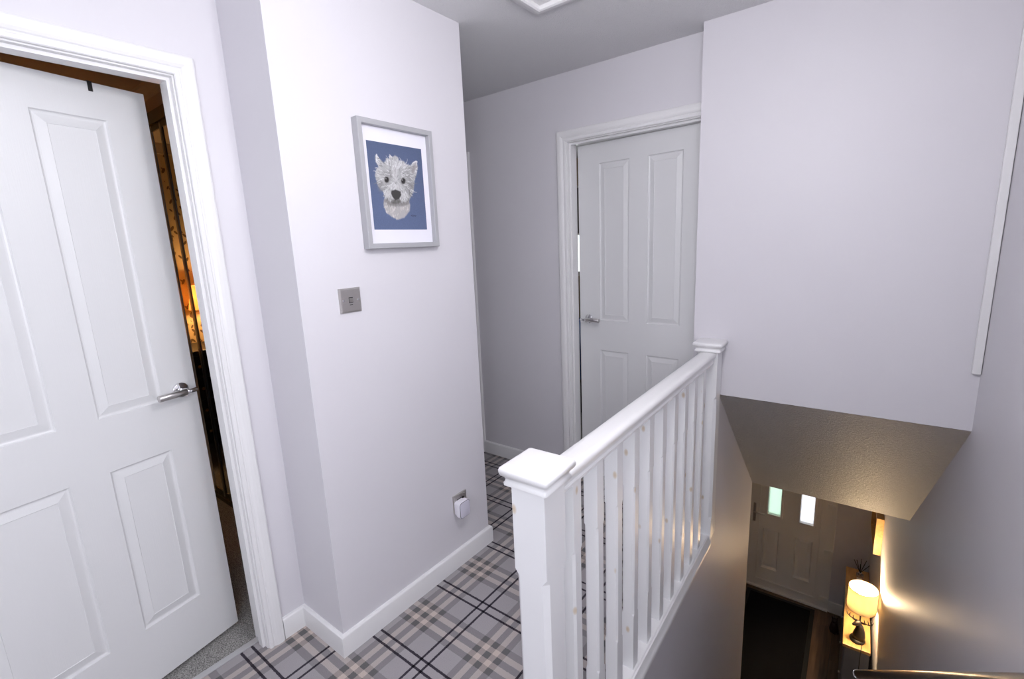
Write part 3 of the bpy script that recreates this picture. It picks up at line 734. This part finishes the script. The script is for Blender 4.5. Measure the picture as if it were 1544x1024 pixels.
for x, y, rx, ry, g_, op in ((205, 545, 28, 60, 0.30, 0.6), (240, 560, 24, 40, 0.34, 0.5), (492, 560, 30, 80, 0.33, 0.6), (455, 560, 22, 50, 0.36, 0.4), (300, 440, 26, 60, 0.42, 0.5), (460, 430, 30, 50, 0.42, 0.5),
                            (352, 430, 26, 80, 0.80, 0.6), (345, 560, 40, 40, 0.80, 0.7), (285, 620, 32, 36, 0.76, 0.6), (425, 630, 30, 40, 0.74, 0.6), (200, 430, 24, 60, 0.74, 0.5), (530, 380, 10, 50, 0.8, 0.6), (420, 380, 24, 40, 0.74, 0.5)):
    ell(x, y, rx, ry, (g_, g_*0.99, g_), op, 8)
for k in range(620):
    j, i = rand_in(hm); x, y = back(j/GW, i/GH)
    dx, dy = (x-352), (y-500); L_ = math.hypot(dx, dy)+1e-6; dx, dy = dx/L_, dy/L_
    if y > 560: dx, dy = dx*0.5, 0.8
    ln = rs.uniform(16, 38); f_ = rs.choice([0.72, 0.85, 1.0, 1.15, 1.3, 1.35])
    c0 = np.clip(img[i, j].mean()*f_*0.94, 0.10, 0.74)
    stroke(x, y, dx*ln+rs.uniform(-7, 7), dy*ln+rs.uniform(-5, 9), (c0, c0*0.995, c0), rs.uniform(1.5, 2.8), 0.5)
for k in range(120):
    j, i = rand_in(cm); x, y = back(j/GW, i/GH); g_ = rs.choice([0.60, 0.52, 0.42, 0.36])*(1.0 if y > 720 else 0.7)
    stroke(x, y, rs.uniform(-8, 8), rs.uniform(12, 34), (g_*1.03, g_*0.98, g_*0.94), 2.6, 0.4)
msk = np.clip(soft(hm | cm, 5)*1.35, 0, 1)[..., None]
ref_ = img.copy(); bg0 = np.array([0.080, 0.107, 0.195])*(1.0 + 0.25*ii[..., None])*(1 + 0.16*(nzg[..., None]-0.5))
img[:] = bg0*(1-msk) + ref_*msk
img[:] = img*(1-0.30*soft(hm, 3)[..., None])
for x, y, rx, ry, g_, op in ((212, 545, 26, 55, 0.20, 0.45), (486, 575, 24, 70, 0.20, 0.45), (300, 455, 18, 50, 0.26, 0.4), (455, 450, 22, 45, 0.26, 0.4), (385, 420, 14, 60, 0.28, 0.35), (240, 420, 18, 50, 0.30, 0.35), (300, 660, 40, 14, 0.22, 0.4), (420, 665, 40, 14, 0.22, 0.4)):
    ell(x, y, rx, ry, (g_, g_*0.98, g_*0.98), op, 9)
for k in range(170):
    j, i = rand_in(hm); x, y = back(j/GW, i/GH); dx, dy = (x-352), (y-500); L_ = math.hypot(dx, dy)+1e-6
    ln = rs.uniform(18, 40); stroke(x, y, dx/L_*ln, dy/L_*ln*0.6+rs.uniform(0, 14), (0.66, 0.66, 0.67) if k % 3 else (0.20, 0.195, 0.195), rs.uniform(1.2, 2.0), 0.5)
for k in range(22):      # forelock
    x = rs.uniform(262, 440); stroke(x, rs.uniform(320, 400), (x-350)*0.22+rs.uniform(-12, 12), -rs.uniform(25, 65), (0.64, 0.64, 0.65), 1.9, 0.6)
for p, q in (((180, 258), (215, 345)), ((176, 300), (205, 350)), ((548, 330), (545, 440)), ((540, 325), (495, 370))):
    stroke(*p, q[0]-p[0], q[1]-p[1], (0.68, 0.68, 0.70), 3, 0.9)
paint(soft(inside([(538, 335), (500, 385), (495, 430), (515, 440), (540, 380)]), 2), (0.27, 0.25, 0.25), 0.8)
paint(soft(inside([(255, 660), (300, 690), (360, 700), (440, 695), (478, 650), (470, 715), (420, 730), (350, 735), (290, 720), (250, 690)]), 4), (0.16, 0.155, 0.15), 0.75)
ell(350, 690, 45, 22, (0.09, 0.085, 0.08), 0.8, 3)
ell(270, 490, 27, 33, (0.20, 0.19, 0.19), 0.6, 3); ell(422, 503, 27, 33, (0.20, 0.19, 0.19), 0.6, 3)
ell(270, 489, 20, 27, (0.018, 0.016, 0.016), 1, 1); ell(421, 503, 19, 27, (0.018, 0.016, 0.016), 1, 1)
paint(soft(inside([(312, 590), (350, 580), (395, 598), (402, 630), (380, 668), (350, 678), (322, 650), (308, 615)]), 1), (0.045, 0.043, 0.042))
ell(262, 481, 5, 5, (0.35, 0.35, 0.36), 0.8, 0); ell(414, 495, 5, 5, (0.35, 0.35, 0.36), 0.8, 0)
for k in range(4): stroke(490+k*11, 818+(k % 2)*6, 12, -8+4*(k % 3), (0.03, 0.035, 0.07), 1.4, 0.7)   # the artist's small scrawl
me = bpy.data.meshes.new('print')
yy_ = py0+(py1-py0)*jj; zz_ = pz1-(pz1-pz0)*ii
co = np.stack([np.full_like(yy_, 0.0122), yy_, zz_], -1).reshape(-1, 3)
idx = np.arange(GW*GH).reshape(GH, GW)
fc = np.stack([idx[:-1, :-1], idx[1:, :-1], idx[1:, 1:], idx[:-1, 1:]], -1).reshape(-1, 4)
me.from_pydata(co.tolist(), [], fc.tolist())
ca = me.color_attributes.new('pastel', 'FLOAT_COLOR', 'POINT')
ca.data.foreach_set('color', np.concatenate([np.clip(img, 0, 1).reshape(-1, 3), np.ones((GW*GH, 1))], 1).astype(np.float32).ravel())
mt, nt, b = nmat('pastel_drawing'); setp(b, rough=0.75)
an = nt.nodes.new('ShaderNodeVertexColor'); an.layer_name = 'pastel'; nt.links.new(an.outputs['Color'], b.inputs['Base Color'])
me.materials.append(mt)
pr_ = bpy.data.objects.new('print', me); COL.objects.link(pr_); pr_.parent = pf; pr_['label'] = 'pastel portrait of a shaggy white terrier on blue'

def plate(name, y, z, w, h, label, cat):
    e = empty(name, (XP, y, z)); tag(e, label, cat)
    bm = bmesh.new(); rings = []
    for o, t in ((0, 0.0005), (0, 0.004), (0.002, 0.007), (0.006, 0.008)):
        rings.append([Vector((t, -w/2+o, -h/2+o)), Vector((t, w/2-o, -h/2+o)), Vector((t, w/2-o, h/2-o)), Vector((t, -w/2+o, h/2-o))])
    loft(bm, rings); link('face_plate', bm, M['steelplate'], e)
    for s in (-1, 1):
        bm = bmesh.new(); tube(bm, [(0.0075, s*w*0.35, 0), (0.0090, s*w*0.35, 0)], 0.0036, 12); link('screw', bm, M['chrome'], e)
    return e
swt = plate('light_switch', 0.9555, 1.2975, 0.084, 0.085, 'brushed steel square outlet plate on the wall below the dog portrait', 'switch plate')
link('rocker_surround', B(0.0072, 0.0084, -0.008, 0.008, -0.009, 0.011), M['anod'], swt)
bm = bmesh.new(); prism(bm, [(0.008, -0.007), (0.0095, -0.007), (0.0125, 0.007), (0.008, 0.009)], 'y', -0.0065, 0.0065); link('rocker', bm, M['steelplate'], swt)
link('mark', B(0.0078, 0.0083, -0.006, 0.006, -0.0165, -0.0145), M['anod'], swt)
sok = plate('wall_socket', 1.4115, 0.312, 0.084, 0.084, 'brushed steel wall socket low on the wall by the baseboard', 'socket')
link('socket_insert', B(0.0075, 0.0088, -0.022, 0.022, -0.028, 0.02, bevel=0.0), M['anod'], sok)
bm = bmesh.new(); prism(bm, [(0.008, 0.026), (0.010, 0.026), (0.0125, 0.036), (0.008, 0.038)], 'y', 0.016, 0.027); link('rocker', bm, M['steelplate'], sok)
# plugged-in white device
pgd = empty('plug_in_device', (XP, 1.398, 0.295)); tag(pgd, 'white rounded plug-in device in the low wall socket', 'device')
def rr(hy, hz, r, n=6):
    out = []
    for cy_, cz_, a0 in ((hy-r, hz-r, 0), (-hy+r, hz-r, 90), (-hy+r, -hz+r, 180), (hy-r, -hz+r, 270)):
        for k in range(n+1):
            a = math.radians(a0+90*k/n); out.append((cy_+r*math.cos(a), cz_+r*math.sin(a)))
    return out
def rloft(prof, hy, hz, r):
    bm = bmesh.new(); loft(bm, [[Vector((t, p[0], p[1])) for p in rr(hy-o, hz-o, max(r-o, 0.003))] for o, t in prof]); return bm
autosmooth(link('plug_body', rloft([(0.006, 0.0092), (0.006, 0.022), (0.001, 0.024), (0, 0.030), (0, 0.044), (0.002, 0.0475)], 0.034, 0.040, 0.017), M['plastic'], pgd), 40)
autosmooth(link('seam_ring', rloft([(0.0018, 0.047), (0.0018, 0.0484), (0.003, 0.0488)], 0.034, 0.040, 0.017), M['plasticrim'], pgd), 40)
autosmooth(link('front_cover', rloft([(0.0035, 0.0485), (0.0038, 0.0498), (0.006, 0.0505)], 0.034, 0.040, 0.017), M['plasticface'], pgd), 40)

# ------------------------------------------------------------------ bedroom seen through the gap and in its mirror
bm = bmesh.new(); box(bm, -4.6, -4.5, -2.1, 1.6, 0, 2.27)
struct('wall_bedroom_far', bm, M['wallpaper'], 'gold wallpaper with dark leaf pattern in the bedroom')
struct('trim_coving', B(-4.6, -4.48, -2.1, 1.5, 2.27, ZCE), M['bedwall'], 'plain cream border above the gold wallpaper')
struct('wall_bedroom_side', B(-4.5, XL-0.1, -2.1, -2.0, 0, ZCE), M['bedwall'], 'side wall of the bedroom')
struct('ceiling_bedroom', B(-4.48, XL-0.102, -1.995, 1.495, ZCE-0.01, ZCE-0.0005), M['bedceil'], 'bedroom ceiling above the open door')
wd = empty('sliding_wardrobe', (-3.15, 1.0, 0)); tag(wd, 'sliding wardrobe with dark framed mirror doors in the bedroom', 'wardrobe')
WXa, WXb = -4.44+3.15, XL-0.11+3.15
link('fascia', B(WXa, WXb, 0, 0.05, 2.235, 2.345), M['bedwall'], wd)
bm = bmesh.new(); prism(bm, [(0.0, 2.348), (-0.05, 2.348), (-0.045, 2.335), (-0.012, 2.315), (0.0, 2.30)], 'x', WXa, WXb); link('coving', bm, M['bedwall'], wd)
link('top_track', B(WXa, WXb, -0.01, 0.09, 2.175, 2.235), M['anod'], wd)
link('bottom_track', B(WXa, WXb, -0.01, 0.09, 0.0, 0.03), M['darkwood'], wd)
X_ = lambda x: x+3.15
for xa, xb, st_a, st_b, ma, mb in ((X_(-3.30), X_(-3.0525), 0.11, 0.02, 'upvc', 'anodl'), (X_(-3.0515), WXb, 0.02, 0.03, 'anod', 'anodl')):
    e = link('mirror_door', B(xa+st_a-0.004, xb-st_b+0.004, 0.004, 0.010, 0.06, 2.15), M['mirror'], wd)
    link('stile', B(xa, xa+st_a, 0, 0.03, 0.03, 2.175, bevel=0.002), M[ma], e); link('stile', B(xb-st_b, xb, 0, 0.03, 0.03, 2.175, bevel=0.002), M[mb], e)
    link('rail', B(xa+st_a, xb-st_b, 0, 0.03, 0.03, 0.065), M['anod'], e); link('rail', B(xa+st_a, xb-st_b, 0, 0.03, 2.145, 2.175), M['anod'], e)
link('side_panel', B(WXa, X_(-3.301), 0.0, 0.03, 0.03, 2.175), M['darkwood'], wd)
ch = empty('chest_of_drawers', (-4.28, 0.5, 0)); tag(ch, 'black chest of drawers against the gold wallpaper', 'chest')
link('carcass', B(-0.21, 0.20, -0.42, 0.42, 0.03, 0.75), M['darkwood'], ch); link('top', B(-0.215, 0.225, -0.44, 0.44, 0.751, 0.778, bevel=0.004), M['darkwood'], ch)
for k in range(4):
    dr = link('drawer', B(0.201, 0.218, -0.40, 0.40, 0.06+k*0.172, 0.06+k*0.172+0.16, bevel=0.003), M['darkwood'], ch)
    for s in (-0.2, 0.2):
        bm = bmesh.new(); lathe(bm, [(0.004, 0), (0.006, 0.01), (0.013, 0.018), (0.01, 0.026)], n=12)
        for v in bm.verts: v.co = Vector((0.217+v.co.z, s+v.co.x, 0.14+k*0.172+v.co.y))
        link('knob', bm, M['brass'], dr, True)
for s in (-0.38, 0.36):
    link('foot', B(-0.2, 0.19, s, s+0.03, 0, 0.031), M['darkwood'], ch)
bl_ = empty('bedside_lamp', (-4.28, 0.50, 0.778)); tag(bl_, 'lit lamp with brown shade on the black chest of drawers', 'lamp')
bm = bmesh.new(); lathe(bm, [(0.065, 0), (0.065, 0.012), (0.04, 0.02), (0.02, 0.035), (0.03, 0.06), (0.035, 0.09), (0.018, 0.13), (0.012, 0.2), (0.02, 0.22), (0.009, 0.24), (0.009, 0.34)]); link('base', bm, M['brass'], bl_, True)
bm = bmesh.new(); loft(bm, [[Vector(((r+0.002*(k % 2))*math.cos(2*math.pi*k/48), (r+0.002*(k % 2))*math.sin(2*math.pi*k/48), z)) for k in range(48)] for r, z in ((0.125, 0.29), (0.085, 0.48))], cap=False); link('lamp_shade', bm, M['bedshade'], bl_)
bm = bmesh.new(); lathe(bm, [(0.012, 0.345), (0.028, 0.37), (0.026, 0.40), (0.008, 0.418)], n=16); link('bulb', bm, M['bedbulb'], bl_, True)

# bed with navy cover in the far room (blue sliver in the gap)
bd = empty('bed', (-2.4, 3.9, 0)); tag(bd, 'bed with a navy cover glimpsed through the gap of the far door', 'bed')
link('base', B(-0.6, 0.45, -0.6, 0.8, 0.0, 0.3, bevel=0.02), M['darkwood'], bd); link('cover', B(-0.62, 0.47, -0.62, 0.82, 0.301, 0.62, bevel=0.05), M['navy'], bd)

# ------------------------------------------------------------------ hall furniture
CA, CB_ = Vector((0.012, 4.205)), Vector((-0.022, 5.32)); ctop = -1.85
angc = math.atan2(-(CB_.x-CA.x), CB_.y-CA.y)
con = empty('console_table', (CA.x, CA.y, HF)); con.rotation_euler.z = angc; tag(con, 'narrow grey console with an oak top along the hall wall', 'console')
CL = (CB_-CA).length; CD = 0.180; H_ = ctop-HF
link('top', B(-0.004, CD, -0.006, CL+0.006, H_-0.028, H_, bevel=0.004), M['oak'], con)
bm = bmesh.new(); box(bm, 0.012, CD-0.004, 0.010, CL-0.010, 0.0, H_-0.029); link('body', bm, M['greypaint'], con)
nd = 3; dw = (CL-0.05)/nd
for k in range(nd):
    dr = link('door', B(0.002, 0.011, 0.025+k*dw+0.004, 0.025+(k+1)*dw-0.004, 0.06, H_-0.05, bevel=0.002), M['greypaint'], con)
    bm = bmesh.new(); tube(bm, [(0.003, 0.025+k*dw+0.03, 0.42), (-0.014, 0.025+k*dw+0.03, 0.42)], [0.006, 0.010], 12); link('knob', bm, M['brushed'], dr, True)

# stag lamp
LX, LY = 0.101, 4.31
lp = empty('stag_lamp', (LX, LY, ctop)); tag(lp, 'lit table lamp with dark stag bust base and cream drum shade on the console', 'lamp')
bm = bmesh.new(); lathe(bm, [(0.062, 0), (0.064, 0.006), (0.060, 0.014), (0.045, 0.022), (0.03, 0.03)], sx=0.85, sy=1.0); link('base', bm, M['bronze'], lp, True)
bm = bmesh.new(); tube(bm, [(0.005, 0, 0.012), (0.008, 0.002, 0.05), (0.010, 0.004, 0.09), (0.006, 0.002, 0.125), (-0.004, -0.004, 0.150)], [0.046, 0.043, 0.034, 0.026, 0.020], 16)
link('bust', bm, M['bronze'], lp, True)
bm = bmesh.new(); tube(bm, [(0.014, 0.006, 0.160), (0.0, -0.002, 0.162), (-0.018, -0.012, 0.152), (-0.034, -0.020, 0.143), (-0.042, -0.024, 0.140)], [0.012, 0.022, 0.019, 0.012, 0.008], 14)
link('head', bm, M['bronze'], lp, True)
for s in (-1, 1):
    d_ = Vector((0.95, -0.25, 0)).normalized()*s
    c0 = Vector((0.0, 0.0, 0.172))
    bm = bmesh.new(); e1 = c0 + d_*0.016 + Vector((0, 0, -0.006)); tube(bm, [e1, e1+d_*0.02+Vector((0, 0, 0.004)), e1+d_*0.036+Vector((0, 0, 0.008))], [0.005, 0.008, 0.002], 8); link('ear', bm, M['bronze'], lp, True)
    a0 = c0 + d_*0.009
    P_ = [a0, a0+d_*0.03+Vector((0, -0.018, 0.016)), a0+d_*0.055+Vector((0, -0.028, 0.026)), a0+d_*0.075+Vector((0, -0.034, 0.044)), a0+d_*0.082+Vector((0, -0.036, 0.07))]
    bm = bmesh.new(); tube(bm, P_, [0.0055, 0.005, 0.0045, 0.004, 0.002], 8)
    for q_, h_ in ((1, 0.034), (2, 0.038), (3, 0.03)):
        tube(bm, [P_[q_], P_[q_]+Vector((-0.006, 0.004, h_*0.5)), P_[q_]+d_*(-0.006)+Vector((-0.004, 0, h_))], [0.0042, 0.0034, 0.0015], 8)
    link('antler', bm, M['bronze'], lp, True)
bm = bmesh.new(); tube(bm, [(0.004, 0, 0.165), (0.004, 0, 0.335)], 0.006, 12); lathe(bm, [(0.012, 0.33), (0.016, 0.332), (0.016, 0.37), (0.012, 0.372)], (0.004, 0, 0), 16); link('stem', bm, M['bronze'], lp, True)
SB, ST_, SR = 0.295, 0.485, 0.098
bm = bmesh.new()
rgs = [[Vector((0.004+r*math.cos(2*math.pi*k/48), r*math.sin(2*math.pi*k/48), z)) for k in range(48)] for r, z in ((SR, SB), (SR, SB+0.07), (SR, SB+0.14), (SR, ST_), (SR-0.002, ST_), (SR-0.002, SB+0.14), (SR-0.002, SB+0.07), (SR-0.002, SB), (SR, SB))]
loft(bm, rgs[:-1] + [rgs[0]], cap=False); sh = link('lamp_shade', bm, M['shade'], lp, True)
bm = bmesh.new()
for a in (0, 2.09, 4.19): tube(bm, [(0.004, 0, 0.375), (0.004+SR*math.cos(a), SR*math.sin(a), 0.375)], 0.0015, 6)
link('shade_spider', bm, M['brass'], sh)
bm = bmesh.new(); lathe(bm, [(0.013, 0.372), (0.018, 0.382), (0.028, 0.40), (0.027, 0.42), (0.012, 0.436)], (0.004, 0, 0), 20); link('bulb', bm, M['bulb'], lp, True)
bm = bmesh.new()
tube(bm, [(0.03, -0.052, 0.006), (0.03, -0.085, 0.004), (0.028, -0.118, 0.003), (0.027, -0.128, -0.01), (0.026, -0.130, -0.25), (0.024, -0.130, -0.70)], 0.003, 8); link('power_cord', bm, M['black'], lp, True)

# reed diffuser
rd = empty('reed_diffuser', (0.085, 5.13, ctop)); tag(rd, 'small glass reed diffuser with dark sticks on the console', 'diffuser')
link('bottle', B(-0.030, 0.030, -0.030, 0.030, 0.0005, 0.075, bevel=0.008), M['bottle'], rd)
bm = bmesh.new(); lathe(bm, [(0.012, 0.074), (0.012, 0.095), (0.014, 0.098), (0.008, 0.10)], n=16); link('collar', bm, M['chrome'], rd, True)
link('label', B(-0.022, 0.022, -0.0325, -0.0303, 0.014, 0.058), M['label'], rd)
for k, (dx, dy) in enumerate(((-0.055, 0.0), (-0.035, 0.03), (-0.005, -0.01), (0.0, 0.05), (0.03, 0.0), (0.065, 0.01), (0.04, 0.04))):
    bm = bmesh.new(); tube(bm, [(dx*-0.08, dy*-0.08, 0.085), (dx, dy, 0.215-0.012*(k % 3))], 0.0028, 7); link('reed', bm, M['reed'], rd, True)

# wooden frame on the hall wall
py_ = 4.62
wfr = empty('wall_frame', (wr(py_), py_, -1.06)); wfr.rotation_euler.z = math.atan(0.05); tag(wfr, 'deep wooden frame hanging on the hall wall above the console', 'picture frame')
bm = bmesh.new(); rings = []
for o, t in ((0, -0.001), (0, -0.052), (0.022, -0.052), (0.022, -0.02), (0.022, -0.001)):
    rings.append([Vector((t, 0+o, -0.165+o)), Vector((t, 0.50-o, -0.165+o)), Vector((t, 0.50-o, 0.165-o)), Vector((t, 0+o, 0.165-o))])
loft(bm, rings, cap=False); link('frame', bm, M['oak'], wfr)
link('back_board', B(-0.010, -0.002, 0.02, 0.48, -0.145, 0.145), M['darkwood'], wfr)

# cat shaped doorstop
ct = empty('cat_doorstop', (-0.075, 5.27, HF)); tag(ct, 'dark cat-shaped doorstop on the hall floor beside the console', 'doorstop')
bm = bmesh.new(); tube(bm, [(0, 0, 0.0), (0, 0, 0.03), (0, 0, 0.08), (0, -0.005, 0.12)], [0.036, 0.042, 0.034, 0.022], 14); link('body', bm, M['catdark'], ct, True)
bm = bmesh.new(); lathe(bm, [(0.004, 0.108), (0.022, 0.116), (0.029, 0.135), (0.022, 0.155), (0.006, 0.162)], (0, -0.008, 0), 16); link('head', bm, M['catdark'], ct, True)
for s in (-1, 1):
    bm = bmesh.new(); tube(bm, [(s*0.016, -0.008, 0.148), (s*0.022, -0.008, 0.168), (s*0.025, -0.008, 0.184)], [0.010, 0.007, 0.001], 8); link('ear', bm, M['catdark'], ct, True)
bm = bmesh.new(); tube(bm, [(0.02, 0.02, 0.015), (0.04, 0.01, 0.012), (0.038, -0.03, 0.012), (0.01, -0.05, 0.012)], [0.010, 0.009, 0.008, 0.005], 8); link('tail', bm, M['catdark'], ct, True)

# door mat
mt_ = empty('door_mat', (-0.575, 4.80, HF)); mt_.rotation_euler.z = 0.03; tag(mt_, 'large charcoal door mat in front of the front door', 'mat')
link('pile', B(-0.295, 0.295, -0.66, 0.64, 0.0005, 0.009, bevel=0.002), M['mat'], mt_)
bm = bmesh.new()
for a in ((-0.335, -0.294, -0.70, 0.68), (0.294, 0.335, -0.70, 0.68), (-0.294, 0.294, -0.70, -0.659), (-0.294, 0.294, 0.639, 0.68)): box(bm, a[0], a[1], a[2], a[3], 0.0005, 0.006, bevel=0.0015)
link('border', bm, M['matedge'], mt_)

# added globe, glowing out of view over the landing to brighten it
cl = empty('added_globe_light', (-0.36, 0.80, ZCE)); tag(cl, 'added glowing globe, out of view, that brightens the landing', 'added light')
bm = bmesh.new(); lathe(bm, [(0.05, -0.0005), (0.05, -0.012), (0.02, -0.03), (0.008, -0.034)], n=28); link('ceiling_rose', bm, M['upvc'], cl, True)
bm = bmesh.new(); tube(bm, [(0, 0, -0.03), (0, 0, -0.18)], 0.004, 8); link('cord', bm, M['upvc'], cl)
bm = bmesh.new(); lathe(bm, [(0.03, -0.17), (0.035, -0.18), (0.035, -0.205)], n=24); link('gallery', bm, M['chrome'], cl)
bm = bmesh.new(); bmesh.ops.create_uvsphere(bm, u_segments=32, v_segments=18, radius=0.11)
for v in bm.verts: v.co.z -= 0.31
link('globe', bm, M['fillglobe'], cl, True)
